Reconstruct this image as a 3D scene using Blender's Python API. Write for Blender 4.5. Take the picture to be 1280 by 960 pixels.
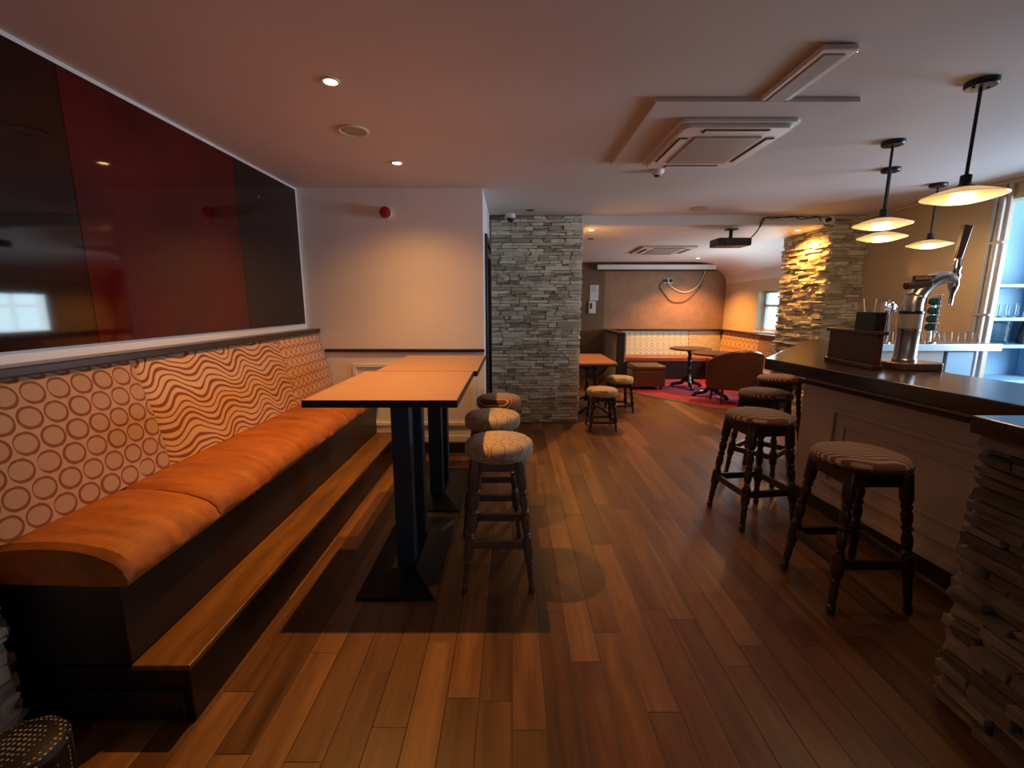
import bpy, bmesh, math, random
from mathutils import Vector, Matrix, noise
PI = math.pi
R = math.radians
for o in list(bpy.data.objects): bpy.data.objects.remove(o)
scene = bpy.context.scene
C = scene.collection

# ------------------------------------------------------------ camera, world, exposure
cd = bpy.data.cameras.new('camera'); cam = bpy.data.objects.new('camera', cd); C.objects.link(cam)
cam.location = (0, 0, 1.45); cam.rotation_euler = (R(90 - 10.1), 0, 0)
cd.sensor_width = 36; cd.lens = 15.75; cd.clip_start = 0.05; cd.clip_end = 200
scene.camera = cam
w = bpy.data.worlds.new('sky'); scene.world = w; w.use_nodes = True
w.node_tree.nodes['Background'].inputs[0].default_value = (0.42, 0.80, 1.0, 1)
w.node_tree.nodes['Background'].inputs[1].default_value = 6.0
vs = scene.view_settings
vs.view_transform = 'Standard'; vs.look = 'None'; vs.exposure = 0.0; vs.gamma = 1.0; vs.use_curve_mapping = False

def lamp(name, kind, loc, energy, color, rot=(0, 0, 0), **kw):
    l = bpy.data.lights.new(name, kind); l.energy = energy; l.color = color
    for k, v in kw.items(): setattr(l, k, v)
    o = bpy.data.objects.new(name, l); C.objects.link(o); o.location = loc; o.rotation_euler = rot
    return o
WARM = (1.0, 0.43, 0.09)
PALE = (1.0, 0.66, 0.50)
# added fill before the closed rear wall, and daylight from the blue-lit side room
lamp('rear_fill_light', 'AREA', (0.6, -1.95, 1.55), 3.5, (0.80, 0.80, 1.0), (R(90), 0, R(0)), shape='RECTANGLE', size=2.4, size_y=1.2)
lamp('side_room_daylight', 'AREA', (5.6, 2.9, 1.5), 140, (0.58, 0.76, 0.98), (R(84), 0, R(70)), shape='RECTANGLE', size=1.2, size_y=1.0)
lamp('far_window_daylight', 'AREA', (4.22, 7.25, 1.31), 34, (0.72, 0.90, 1.0), (R(90), 0, R(90)), shape='RECTANGLE', size=1.1, size_y=0.6)

# ------------------------------------------------------------ mesh helpers
def obj(name, bm, m, parent=None, smooth=False, bevel=0, seg=2):
    bmesh.ops.recalc_face_normals(bm, faces=bm.faces[:])
    me = bpy.data.meshes.new(name); bm.to_mesh(me); bm.free()
    if m is not None: me.materials.append(m)
    o = bpy.data.objects.new(name, me); C.objects.link(o)
    if parent is not None: o.parent = parent
    if smooth:
        for p in me.polygons: p.use_smooth = True
        try: me.set_sharp_from_angle(angle=R(38))
        except Exception: pass
    if bevel:
        b = o.modifiers.new('bevel', 'BEVEL'); b.width = bevel; b.segments = seg; b.limit_method = 'ANGLE'; b.angle_limit = R(40)
    return o
def tag(o, label, cat, group=None, kind=None):
    o['label'] = label; o['category'] = cat
    if group: o['group'] = group
    if kind: o['kind'] = kind
    return o
def thing(name, label, cat, loc=(0, 0, 0), rz=0, group=None):
    o = bpy.data.objects.new(name, None); C.objects.link(o); o.empty_display_size = .1
    o.location = loc; o.rotation_euler = (0, 0, rz)
    return tag(o, label, cat, group)
def struct(name, bm, m, parent=None, bevel=0, smooth=False):
    o = obj(name, bm, m, parent, smooth, bevel)
    if parent is None: o['kind'] = 'structure'
    return o
def dup(root, loc, rz=0, label=None, group=None):
    r = root.copy(); C.objects.link(r); r.location = loc; r.rotation_euler = (0, 0, rz)
    if label: r['label'] = label
    if group: r['group'] = group
    for ch in list(root.children):
        c = ch.copy(); C.objects.link(c); c.parent = r
        for g in list(ch.children):
            d = g.copy(); C.objects.link(d); d.parent = c
    return r
def NB(): return bmesh.new()
def box(bm, x0, x1, y0, y1, z0, z1, M=None):
    P = [(x0, y0, z0), (x1, y0, z0), (x1, y1, z0), (x0, y1, z0), (x0, y0, z1), (x1, y0, z1), (x1, y1, z1), (x0, y1, z1)]
    v = [bm.verts.new((M @ Vector(p)) if M else p) for p in P]
    for f in ((0, 3, 2, 1), (4, 5, 6, 7), (0, 1, 5, 4), (1, 2, 6, 5), (2, 3, 7, 6), (3, 0, 4, 7)): bm.faces.new([v[i] for i in f])
    return bm
def B(*a, M=None): return box(NB(), *a, M=M)
def prism(bm, poly, z0, z1, M=None):
    n = len(poly)
    f = lambda p, z: (M @ Vector((p[0], p[1], z))) if M else (p[0], p[1], z)
    a = [bm.verts.new(f(p, z0)) for p in poly]; b = [bm.verts.new(f(p, z1)) for p in poly]
    bm.faces.new(a[::-1]); bm.faces.new(b)
    for i in range(n): j = (i + 1) % n; bm.faces.new((a[i], a[j], b[j], b[i]))
    return bm
def extr_y(bm, prof, y0, y1):          # prof: (x,z) loop swept along y
    a = [bm.verts.new((p[0], y0, p[1])) for p in prof]; b = [bm.verts.new((p[0], y1, p[1])) for p in prof]
    n = len(prof); bm.faces.new(a); bm.faces.new(b[::-1])
    for i in range(n): j = (i + 1) % n; bm.faces.new((a[i], b[i], b[j], a[j]))
    return bm
def lathe(bm, prof, c=(0, 0, 0), seg=24, M=None):      # prof: (r,z)
    rings = []
    for r, z in prof:
        ring = []
        for k in range(seg):
            a = 2 * PI * k / seg; p = Vector((r * math.cos(a), r * math.sin(a), z))
            p = (M @ p) if M else p + Vector(c)
            ring.append(bm.verts.new(p))
        rings.append(ring)
    for i in range(len(rings) - 1):
        for k in range(seg): j = (k + 1) % seg; bm.faces.new((rings[i][k], rings[i][j], rings[i + 1][j], rings[i + 1][k]))
    bm.faces.new(rings[0][::-1]); bm.faces.new(rings[-1])
    return bm
def along(a, b):                        # matrix: z axis runs from a to b
    a = Vector(a); b = Vector(b); q = (b - a).to_track_quat('Z', 'Y')
    return Matrix.Translation(a) @ q.to_matrix().to_4x4()
def rod(bm, a, b, r, r2=None, seg=12):
    L = (Vector(b) - Vector(a)).length
    return lathe(bm, [(r, 0), (r if r2 is None else r2, L)], seg=seg, M=along(a, b))
def tube(bm, pts, r, seg=8, closed=False):
    pts = [Vector(p) for p in pts]; n = len(pts); rings = []
    for i, p in enumerate(pts):
        if closed: t = (pts[(i + 1) % n] - pts[i - 1])
        else: t = pts[min(i + 1, n - 1)] - pts[max(i - 1, 0)]
        t.normalize(); up = Vector((0, 0, 1)) if abs(t.z) < .95 else Vector((0, 1, 0))
        s = t.cross(up).normalized(); u = s.cross(t)
        rr = r[i] if isinstance(r, (list, tuple)) else r
        rings.append([bm.verts.new(p + s * rr * math.cos(2 * PI * k / seg) + u * rr * math.sin(2 * PI * k / seg)) for k in range(seg)])
    for i in range(n if closed else n - 1):
        A, D = rings[i], rings[(i + 1) % n]
        for k in range(seg): j = (k + 1) % seg; bm.faces.new((A[k], A[j], D[j], D[k]))
    if not closed: bm.faces.new(rings[0][::-1]); bm.faces.new(rings[-1])
    return bm
def smooth_pts(pts, n=8):
    P = [Vector(p) for p in pts]; P = [2 * P[0] - P[1]] + P + [2 * P[-1] - P[-2]]; out = []
    for i in range(1, len(P) - 2):
        for k in range(n):
            t = k / n; a, b, c, d = P[i - 1], P[i], P[i + 1], P[i + 2]
            out.append(.5 * ((2 * b) + (c - a) * t + (2 * a - 5 * b + 4 * c - d) * t * t + (3 * b - a - 3 * c + d) * t ** 3))
    out.append(P[-2]); return out
def rrect(x0, x1, y0, y1, r, n=5):
    out = []
    for cx, cy, a0 in ((x1 - r, y1 - r, 0), (x0 + r, y1 - r, 90), (x0 + r, y0 + r, 180), (x1 - r, y0 + r, 270)):
        for k in range(n + 1): a = R(a0 + 90 * k / n); out.append((cx + r * math.cos(a), cy + r * math.sin(a)))
    return out

# ------------------------------------------------------------ material helpers
class N:
    def __init__(s, name):
        s.m = bpy.data.materials.new(name); s.m.use_nodes = True; s.t = s.m.node_tree; s.t.nodes.clear()
        s.out = s.t.nodes.new('ShaderNodeOutputMaterial'); s.p = s.t.nodes.new('ShaderNodeBsdfPrincipled')
        s.t.links.new(s.p.outputs[0], s.out.inputs[0])
    def nd(s, t, **k):
        n = s.t.nodes.new(t)
        for a, b in k.items(): setattr(n, a, b)
        return n
    def put(s, inp, v):
        if hasattr(v, 'node'): s.t.links.new(v, inp)
        elif isinstance(v, (tuple, list)): inp.default_value = v if len(v) != 3 or inp.type != 'RGBA' else (*v, 1)
        else: inp.default_value = v
    def math(s, op, a, b=0.0, c=None, clamp=False):
        n = s.nd('ShaderNodeMath', operation=op); n.use_clamp = clamp
        s.put(n.inputs[0], a); s.put(n.inputs[1], b)
        if c is not None: s.put(n.inputs[2], c)
        return n.outputs[0]
    def pos(s): return s.nd('ShaderNodeTexCoord').outputs['Object']
    def xyz(s, v=None):
        n = s.nd('ShaderNodeSeparateXYZ'); s.put(n.inputs[0], v or s.pos()); return n.outputs
    def comb(s, x, y, z=0.0):
        n = s.nd('ShaderNodeCombineXYZ'); [s.put(n.inputs[i], q) for i, q in enumerate((x, y, z))]; return n.outputs[0]
    def vmul(s, v, k):
        n = s.nd('ShaderNodeVectorMath', operation='MULTIPLY'); s.put(n.inputs[0], v); s.put(n.inputs[1], k); return n.outputs[0]
    def noise(s, v, scale, detail=3, rough=.55):
        n = s.nd('ShaderNodeTexNoise'); s.put(n.inputs['Vector'], v); n.inputs['Scale'].default_value = scale
        n.inputs['Detail'].default_value = detail; n.inputs['Roughness'].default_value = rough; return n.outputs[0]
    def white(s, v):
        n = s.nd('ShaderNodeTexWhiteNoise', noise_dimensions='3D'); s.put(n.inputs['Vector'], v); return n.outputs[0]
    def mix(s, f, a, b):
        n = s.nd('ShaderNodeMix', data_type='RGBA'); s.put(n.inputs[0], f); s.put(n.inputs[6], a); s.put(n.inputs[7], b); return n.outputs[2]
    def ramp(s, f, stops):
        n = s.nd('ShaderNodeValToRGB'); s.put(n.inputs[0], f); e = n.color_ramp.elements
        while len(e) < len(stops): e.new(.5)
        for i, (p, c) in enumerate(stops): e[i].position = p; e[i].color = (*c, 1)
        return n.outputs[0]
    def step(s, x, lo, hi):
        n = s.nd('ShaderNodeMapRange', interpolation_type='SMOOTHSTEP'); s.put(n.inputs[0], x)
        n.inputs[1].default_value = lo; n.inputs[2].default_value = hi; return n.outputs[0]
    def bump(s, h, strength=.3, dist=.01):
        n = s.nd('ShaderNodeBump'); n.inputs['Strength'].default_value = strength; n.inputs['Distance'].default_value = dist
        s.put(n.inputs['Height'], h); s.put(s.p.inputs['Normal'], n.outputs[0])
    def set(s, **k):
        for a, v in k.items(): s.put(s.p.inputs[a.replace('_', ' ')], v)
        return s
MATS = {}
def simple(name, col, rough=.5, metal=0.0, var=.12, scale=14, bump=0.0, bscale=60, **kw):
    n = N(name); P = n.pos(); f = n.noise(P, scale, 4)
    a = tuple(c * (1 - var) for c in col); b = tuple(min(1, c * (1 + var)) for c in col)
    n.set(Base_Color=n.mix(f, a, b), Roughness=rough, Metallic=metal, **kw)
    if bump: n.bump(n.noise(P, bscale, 4), bump, .004)
    MATS[name] = n.m; return n.m
def emit(name, col, strength, base=(.8, .8, .8)):
    n = N(name); n.set(Base_Color=(*base, 1), Emission_Color=(*col, 1), Emission_Strength=strength, Roughness=.4); return n.m

m_ceiling = simple('ceiling_paint', (.64, .60, .59), .75, var=.03, scale=3)
m_white = simple('white_wall_paint', (.80, .77, .75), .55, var=.02, scale=4)
m_cream = simple('cream_wall_paint', (.66, .52, .34), .6, var=.04, scale=4)
m_beige = simple('beige_wall_paint', (.50, .38, .26), .6, var=.04, scale=4)
m_taupe = simple('taupe_wall_paint', (.16, .095, .05), .6, var=.06, scale=4)
m_whitegloss = simple('white_gloss_wood', (.78, .75, .72), .3, var=.03)
m_darkwood = simple('dark_stained_wood', (.028, .014, .010), .28, var=.35, scale=9)
m_blackwood = simple('black_painted_wood', (.012, .009, .009), .42, var=.2)
m_mahog = simple('mahogany_wood', (.07, .022, .014), .3, var=.3, scale=10)
m_brownstool = simple('worn_brown_wood', (.12, .095, .08), .33, var=.3, scale=30)
m_black = simple('black_metal', (.012, .014, .017), .38, .3, var=.2)
m_blacksatin = simple('black_satin', (.010, .010, .012), .3, var=.2)
m_bluepost = simple('blue_black_powder_coat', (.014, .045, .082), .42, var=.15)
m_steel = simple('brushed_steel', (.55, .53, .52), .28, 1.0, var=.1, scale=40)
m_chrome = simple('chrome', (.8, .8, .82), .08, 1.0, var=.03)
m_bronze = simple('bronze_tray', (.26, .17, .11), .35, .8, var=.1)
m_plastic = simple('white_plastic', (.72, .68, .66), .4, var=.03)
m_greyplastic = simple('grey_grille', (.36, .31, .28), .5, var=.08)
m_darkslot = simple('dark_slot', (.03, .025, .025), .6)
m_red = simple('red_plastic', (.36, .01, .015), .25, var=.05)
m_leather = simple('brown_leather', (.070, .026, .015), .38, var=.25, scale=12, bump=.15, bscale=160)
m_seatleather = simple('rust_leather', (.28, .075, .030), .42, var=.25, scale=8, bump=.1, bscale=120)
m_green = simple('green_glass', (.01, .06, .035), .12, var=.1)
m_paper = simple('white_paper', (.68, .68, .70), .6, var=.02)
m_cable = simple('black_cable', (.012, .010, .010), .5)
m_cream_cable = simple('cream_cable', (.75, .68, .55), .5)
m_pipe = simple('pale_pipe', (.42, .38, .34), .5, var=.05)
m_bluewhite = simple('side_room_bluelit_paint', (.24, .42, .56), .5, var=.03)  # blue of the side-room daylight is put into this colour
m_glow = emit('downlight_glow', (1.0, .62, .22), 22)
m_dimglow = simple('unlit_downlight_glass', (.30, .27, .25), .25)
m_bulb = emit('bulb_glow', (1.0, .78, .42), 16)
n = N('clear_glass'); n.set(Base_Color=(.9, .95, .95, 1), Roughness=.03, Transmission_Weight=1.0, IOR=1.25); m_glass = n.m
n = N('opal_glass'); n.set(Base_Color=(.9, .72, .45, 1), Roughness=.3, Emission_Color=(1.0, .58, .20, 1), Emission_Strength=.55)
m_opal = n.m

def mk_floor():
    n = N('plank_floor'); x, y, z = n.xyz()
    wd = .122; row = n.math('FLOOR', n.math('DIVIDE', x, wd)); off = n.white(n.comb(row, 3.7))
    ln = n.math('ADD', n.math('DIVIDE', y, 1.15), n.math('MULTIPLY', off, 5.3))
    col = n.math('FLOOR', ln); rnd = n.white(n.comb(row, col, 1.3)); r2 = n.white(n.comb(row, col, 7.9))
    gv = n.comb(n.math('MULTIPLY', x, 20.0), n.math('ADD', n.math('MULTIPLY', y, 1.6), n.math('MULTIPLY', rnd, 37.0)), n.math('MULTIPLY', r2, 20.0))
    g = n.noise(gv, 1.0, 6, .62); g2 = n.noise(n.vmul(gv, (3.4, 1.1, 1)), 1.5, 4, .6)
    t = n.math('ADD', n.math('MULTIPLY', rnd, .42), n.math('MULTIPLY', g, .80))
    c = n.ramp(t, [(.25, (.048, .018, .007)), (.48, (.105, .044, .015)), (.68, (.165, .072, .025)), (.90, (.26, .125, .045))])
    c = n.mix(n.math('MULTIPLY', n.step(g2, .58, .72), .45), c, (.045, .016, .008, 1))
    fx = n.math('FRACT', n.math('DIVIDE', x, wd)); fy = n.math('FRACT', ln)
    ex = n.math('MINIMUM', fx, n.math('SUBTRACT', 1.0, fx)); ey = n.math('MULTIPLY', n.math('MINIMUM', fy, n.math('SUBTRACT', 1.0, fy)), 9.0)
    gap = n.step(n.math('MINIMUM', ex, ey), .004, .022)
    c = n.mix(gap, (.018, .007, .004, 1), c)
    n.set(Base_Color=c, Roughness=n.math('ADD', .30, n.math('MULTIPLY', g, .25)))
    n.bump(n.math('ADD', gap, n.math('MULTIPLY', g, .25)), .35, .003); return n.m
m_floor = mk_floor()
def mk_wood(name, c0, c1, axis='y', rough=.32, sc=9):
    n = N(name); x, y, z = n.xyz()
    v = n.comb(n.math('MULTIPLY', x, 1.0 if axis == 'y' else .12), n.math('MULTIPLY', y, .12 if axis == 'y' else 1.0), z)
    g = n.noise(v, sc * 2, 6, .6)
    n.set(Base_Color=n.ramp(g, [(.3, c0), (.7, c1)]), Roughness=rough); n.bump(g, .1, .002); return n.m
m_tread = mk_wood('oak_tread', (.10, .042, .010), (.23, .105, .026))
m_oak = mk_wood('table_oak', (.28, .12, .04), (.50, .24, .09), 'x')
m_bartop = mk_wood('bar_top_wood', (.030, .013, .008), (.070, .030, .017), rough=.2)
m_tabletop = mk_wood('tan_laminate', (.34, .205, .145), (.40, .24, .17), 'x', rough=.38, sc=20)

def mk_stone(name, dark, mid, light, warm):
    n = N(name); at = n.nd('ShaderNodeAttribute', attribute_name='tone'); P = n.pos()
    x, y, z = n.xyz(P); t = at.outputs['Fac']
    f = n.noise(n.comb(x, y, n.math('MULTIPLY', z, 3.5)), 9, 6, .65)
    s = n.math('ADD', n.math('MULTIPLY', t, .62), n.math('MULTIPLY', f, .55))
    c = n.ramp(s, [(.22, dark), (.46, mid), (.80, light)])
    c = n.mix(n.math('MULTIPLY', n.step(n.noise(P, 5.5, 3), .52, .68), .55), c, (*warm, 1))
    n.set(Base_Color=c, Roughness=.85); n.bump(n.noise(n.comb(x, y, n.math('MULTIPLY', z, 2.6)), 30, 7, .7), 1.0, .02); return n.m
m_stone = mk_stone('stacked_stone', (.24, .215, .16), (.60, .55, .42), (.88, .82, .66), (.46, .34, .22))

m_stoneshade = mk_stone('shaded_stacked_stone', (.07, .055, .042), (.20, .16, .125), (.34, .28, .22), (.14, .09, .06))  # same stone for the bar end, its shade painted in as darker colours
RUST = (.30, .085, .022, 1)
def mk_fabric(name, kind, base, line, uv=None, sc=1.0, rough=.85):
    n = N(name); x, y, z = n.xyz()
    if uv == 'back': u, v = y, n.math('MULTIPLY', z, 1.03)          # along the bench / up the slope
    elif uv == 'backx': u, v = x, z
    else: u, v = x, n.math('SUBTRACT', y, z)
    u = n.math('MULTIPLY', u, 1 / sc); v = n.math('MULTIPLY', v, 1 / sc)
    base = (*base, 1); line = (*line, 1)
    def cell(u, v, a, b):
        row = n.math('FLOOR', n.math('DIVIDE', v, b)); par = n.math('MULTIPLY', n.math('FRACT', n.math('MULTIPLY', row, .5)), 1.0)
        uu = n.math('ADD', n.math('DIVIDE', u, a), par); cu = n.math('FLOOR', uu)
        return (n.math('MULTIPLY', n.math('SUBTRACT', n.math('FRACT', uu), .5), a), n.math('MULTIPLY', n.math('SUBTRACT', n.math('FRACT', n.math('DIVIDE', v, b)), .5), b), row, cu)
    if kind == 'circles':
        a, b, row, cu = cell(u, v, .096, .086)
        rn = n.white(n.comb(row, cu, 2.0)); ax = n.math('ADD', .95, n.math('MULTIPLY', rn, .10))
        d1 = n.math('SQRT', n.math('ADD', n.math('POWER', n.math('MULTIPLY', a, ax), 2.0), n.math('POWER', b, 2.0)))
        a2 = n.math('ADD', a, n.math('MULTIPLY', n.math('SUBTRACT', rn, .5), .006)); b2 = n.math('SUBTRACT', b, .001)
        d2 = n.math('SQRT', n.math('ADD', n.math('POWER', n.math('MULTIPLY', a2, n.math('SUBTRACT', 1.9, ax)), 2.0), n.math('POWER', b2, 2.0)))
        ring = n.math('MULTIPLY', n.math('SUBTRACT', 1.0, n.step(d1, .0445, .0458)), n.step(d2, .0322, .0338))
        disc = n.math('SUBTRACT', 1.0, n.step(d2, .0322, .0338))
        c = n.mix(disc, base, tuple(q * .88 for q in base[:3]) + (1,)); c = n.mix(ring, c, line)
    elif kind == 'waves':
        ph = n.math('MULTIPLY', v, 5.0)
        wv = n.math('SINE', n.math('ADD', n.math('MULTIPLY', u, 2 * PI / .33), ph))
        w2 = n.math('SINE', n.math('ADD', n.math('MULTIPLY', u, 2 * PI / .61), n.math('MULTIPLY', v, 9.0)))
        am = n.math('ADD', .032, n.math('MULTIPLY', w2, .010))
        nz = n.math('MULTIPLY', n.noise(n.comb(u, v), 6, 1), .06)
        t = n.math('DIVIDE', n.math('ADD', n.math('ADD', v, n.math('MULTIPLY', wv, am)), nz), .036)
        tri = n.math('ABSOLUTE', n.math('SUBTRACT', n.math('FRACT', t), .5))
        th = n.math('ADD', .19, n.math('MULTIPLY', n.math('SINE', n.math('MULTIPLY', t, 1.7)), .06))
        ring = n.step(n.math('SUBTRACT', tri, th), .10, .15)
        c = n.mix(ring, base, line)
    elif kind == 'stripes':
        wv = n.math('MULTIPLY', n.math('SINE', n.math('ADD', n.math('MULTIPLY', u, 2 * PI / .24), n.math('MULTIPLY', v, 4.0))), .017)
        t = n.math('DIVIDE', n.math('ADD', n.math('ADD', v, n.math('MULTIPLY', u, .35)), wv), .031)
        tri = n.math('ABSOLUTE', n.math('SUBTRACT', n.math('FRACT', t), .5))
        ring = n.step(tri, .20, .27); c = n.mix(ring, base, line)
    elif kind == 'lattice':
        a, b, row, cu = cell(u, v, .082, .082)
        d = n.math('SQRT', n.math('ADD', n.math('POWER', a, 2.0), n.math('POWER', n.math('MULTIPLY', b, .85), 2.0)))
        ring = n.math('SUBTRACT', 1.0, n.step(n.math('ABSOLUTE', n.math('SUBTRACT', d, .030)), .0026, .0045))
        hl = n.math('SUBTRACT', 1.0, n.step(n.math('SUBTRACT', .041, n.math('ABSOLUTE', b)), .0022, .0040))
        X = n.math('ABSOLUTE', n.math('SUBTRACT', n.math('ABSOLUTE', n.math('MULTIPLY', a, 1.0)), n.math('MULTIPLY', n.math('SUBTRACT', .041, n.math('ABSOLUTE', b)), 1.0)))
        xl = n.math('SUBTRACT', 1.0, n.step(X, .002, .0045))
        ring = n.math('MAXIMUM', n.math('MAXIMUM', ring, hl), xl); c = n.mix(ring, base, line)
    elif kind == 'columns':
        a, b, row, cu = cell(u, v, .115, .10)
        d = n.math('SQRT', n.math('ADD', n.math('POWER', a, 2.0), n.math('POWER', b, 2.0)))
        ring = n.math('SUBTRACT', 1.0, n.step(n.math('ABSOLUTE', n.math('SUBTRACT', d, .034)), .004, .009))
        f = n.math('FRACT', n.math('DIVIDE', u, .115)); l2 = n.math('SUBTRACT', 1.0, n.step(n.math('ABSOLUTE', n.math('SUBTRACT', f, .5)), .03, .08))
        c = n.mix(n.math('MULTIPLY', n.math('MAXIMUM', ring, l2), .7), base, line)
    wv = n.noise(n.comb(n.math('MULTIPLY', x, 4), n.math('MULTIPLY', y, 1), z), 220, 2)
    n.set(Base_Color=c, Roughness=rough); n.bump(wv, .12, .002)
    n.set(Sheen_Weight=.15); return n.m
m_circ = mk_fabric('circle_fabric', 'circles', (.43, .245, .135), (.20, .045, .012), 'back')
m_wave = mk_fabric('wave_fabric', 'waves', (.57, .34, .185), (.20, .045, .012), 'back')
m_latt = mk_fabric('lattice_fabric', 'lattice', (.60, .34, .19), (.27, .085, .03), 'back')
m_scirc = mk_fabric('stool_circle_fabric', 'circles', (.50, .40, .30), (.30, .20, .11), None, .85)
m_swave = mk_fabric('stool_stripe_fabric', 'stripes', (.50, .34, .22), (.13, .035, .025), None, 1.0)
m_bwave = mk_fabric('bar_stripe_fabric', 'stripes', (.36, .25, .17), (.15, .035, .018), None, 1.05)
m_lowwave = mk_fabric('low_stool_fabric', 'stripes', (.58, .46, .30), (.20, .10, .04), None, .9)
m_farcol = mk_fabric('pale_column_fabric', 'columns', (.62, .58, .44), (.27, .27, .20), 'backx')
m_farwave = mk_fabric('pale_wave_fabric', 'waves', (.60, .48, .28), (.38, .27, .13), 'backx', 1.2)
m_farlat = mk_fabric('amber_lattice_fabric', 'lattice', (.66, .42, .20), (.34, .15, .05), 'back', 2.0)
m_farside = mk_fabric('brown_wave_fabric', 'waves', (.42, .27, .15), (.20, .10, .05), 'back', 1.2)

def mk_velvet():
    n = N('orange_velvet'); x, y, z = n.xyz()
    g = n.noise(n.comb(x, n.math('MULTIPLY', y, 5.0), z), 3.2, 5, .6); f = n.noise(n.comb(x, y, z), 26, 5, .7)
    t = n.math('ADD', n.math('MULTIPLY', g, .7), n.math('MULTIPLY', f, .35))
    n.set(Base_Color=n.ramp(t, [(.3, (.17, .042, .005)), (.55, (.34, .098, .009)), (.8, (.50, .18, .018))]), Roughness=.62, Sheen_Weight=.2, Sheen_Roughness=.4)
    n.put(n.p.inputs['Sheen Tint'], (1.0, .45, .15, 1)); n.bump(t, .45, .012); return n.m
m_velvet = mk_velvet()
def mk_gl(name, a, b):
    n = N(name); f = n.noise(n.pos(), 1.6, 4)
    n.set(Base_Color=n.mix(n.step(f, .3, .7), (*a, 1), (*b, 1)), Roughness=.04, IOR=1.46); return n.m
m_redglass = mk_gl('red_back_painted_glass', (.045, .0015, .002), (.085, .003, .004))
m_blackglass = mk_gl('black_red_glass', (.010, .002, .002), (.022, .004, .003))
m_smoked = mk_gl('smoked_glass', (.010, .006, .006), (.016, .009, .009))
def mk_carpet():
    n = N('red_purple_carpet'); x, y, z = n.xyz()
    a = n.math('ADD', n.math('MULTIPLY', x, 1.0), n.math('MULTIPLY', y, .62)); t = n.math('FRACT', n.math('DIVIDE', n.math('ADD', a, .15), 1.75))
    c = n.ramp(t, [(.0, (.42, .035, .025)), (.30, (.40, .03, .055)), (.46, (.30, .03, .10)), (.62, (.15, .030, .10)), (.80, (.36, .03, .085)), (1.0, (.42, .035, .03))])
    g = n.noise(n.pos(), 180, 3); n.set(Base_Color=n.mix(n.math('MULTIPLY', g, .4), c, (.12, .01, .02, 1)), Roughness=.95); n.bump(g, .5, .004); return n.m
m_carpet = mk_carpet()
def mk_suede():
    n = N('suede_effect_paint'); P = n.pos(); f = n.noise(P, 3.2, 5, .65); g = n.noise(P, 9, 4)
    t = n.math('ADD', n.math('MULTIPLY', f, .7), n.math('MULTIPLY', g, .3))
    n.set(Base_Color=n.ramp(t, [(.35, (.25, .135, .075)), (.65, (.36, .20, .11))]), Roughness=.6); return n.m
m_suede = mk_suede()
def mk_studs():
    n = N('black_perforated_metal'); v = n.nd('ShaderNodeTexVoronoi'); v.inputs['Scale'].default_value = 75; v.inputs['Randomness'].default_value = .15
    n.put(v.inputs['Vector'], n.pos()); f = n.step(v.outputs['Distance'], .22, .34)
    n.set(Base_Color=n.mix(f, (.30, .30, .34, 1), (.006, .006, .008, 1)), Roughness=.45, Metallic=.2); n.bump(f, .6, .003); return n.m
m_studs = mk_studs()
m_greystrip = simple('grey_threshold', (.14, .12, .12), .35, var=.2)
m_barpanel = simple('bar_front_paint', (.56, .45, .37), .45, var=.04, scale=5)
m_panelgrey = simple('grey_green_panel', (.52, .56, .50), .5, var=.05)

# ------------------------------------------------------------ the room
CZ = 2.455
struct('floor', B(-2.0, 6.2, -2.1, 9.3, -.05, 0), m_floor)
struct('ceiling', B(-2.0, 6.2, -2.1, 6.4, CZ, CZ + .1), m_ceiling)
bm = NB()                                   # bulkhead beam and the sloping lower ceiling with its cove
box(bm, .805, 3.725, 5.41, 5.50, 2.35, CZ)
box(bm, -.6, .805, 5.81, 5.86, 2.2, CZ); box(bm, 3.725, 4.45, 6.34, 6.38, 2.2, CZ)
struct('trim_1', bm, m_ceiling)
def far_ceiling():
    bm = NB(); ys = (5.5, 9.25)
    def prof(y):
        z = 2.35 - (y - 5.41) * .0245
        pts = [(-.6, z), (3.55, z)]
        for k in range(1, 9):
            a = R(90 * k / 8); pts.append((3.55 + .71 * math.sin(a), z - .42 * (1 - math.cos(a))))
        pts += [(4.45, z - .42), (4.45, z + .2), (-.6, z + .2)]
        return pts
    A, D = prof(ys[0]), prof(ys[1])
    a = [bm.verts.new((p[0], ys[0], p[1])) for p in A]; b = [bm.verts.new((p[0], ys[1], p[1])) for p in D]
    bm.faces.new(a); bm.faces.new(b[::-1]); n_ = len(A)
    for i in range(n_): j = (i + 1) % n_; bm.faces.new((a[i], b[i], b[j], a[j]))
    return bm
struct('ceiling_far', far_ceiling(), m_white, smooth=True)
struct('wall_left', B(-2.0, -1.9, -2.1, 4.3, 0, CZ), m_white)
bw = struct('wall_back', B(-1.9, -.26, 4.18, 4.30, 0, CZ), m_white)
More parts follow.
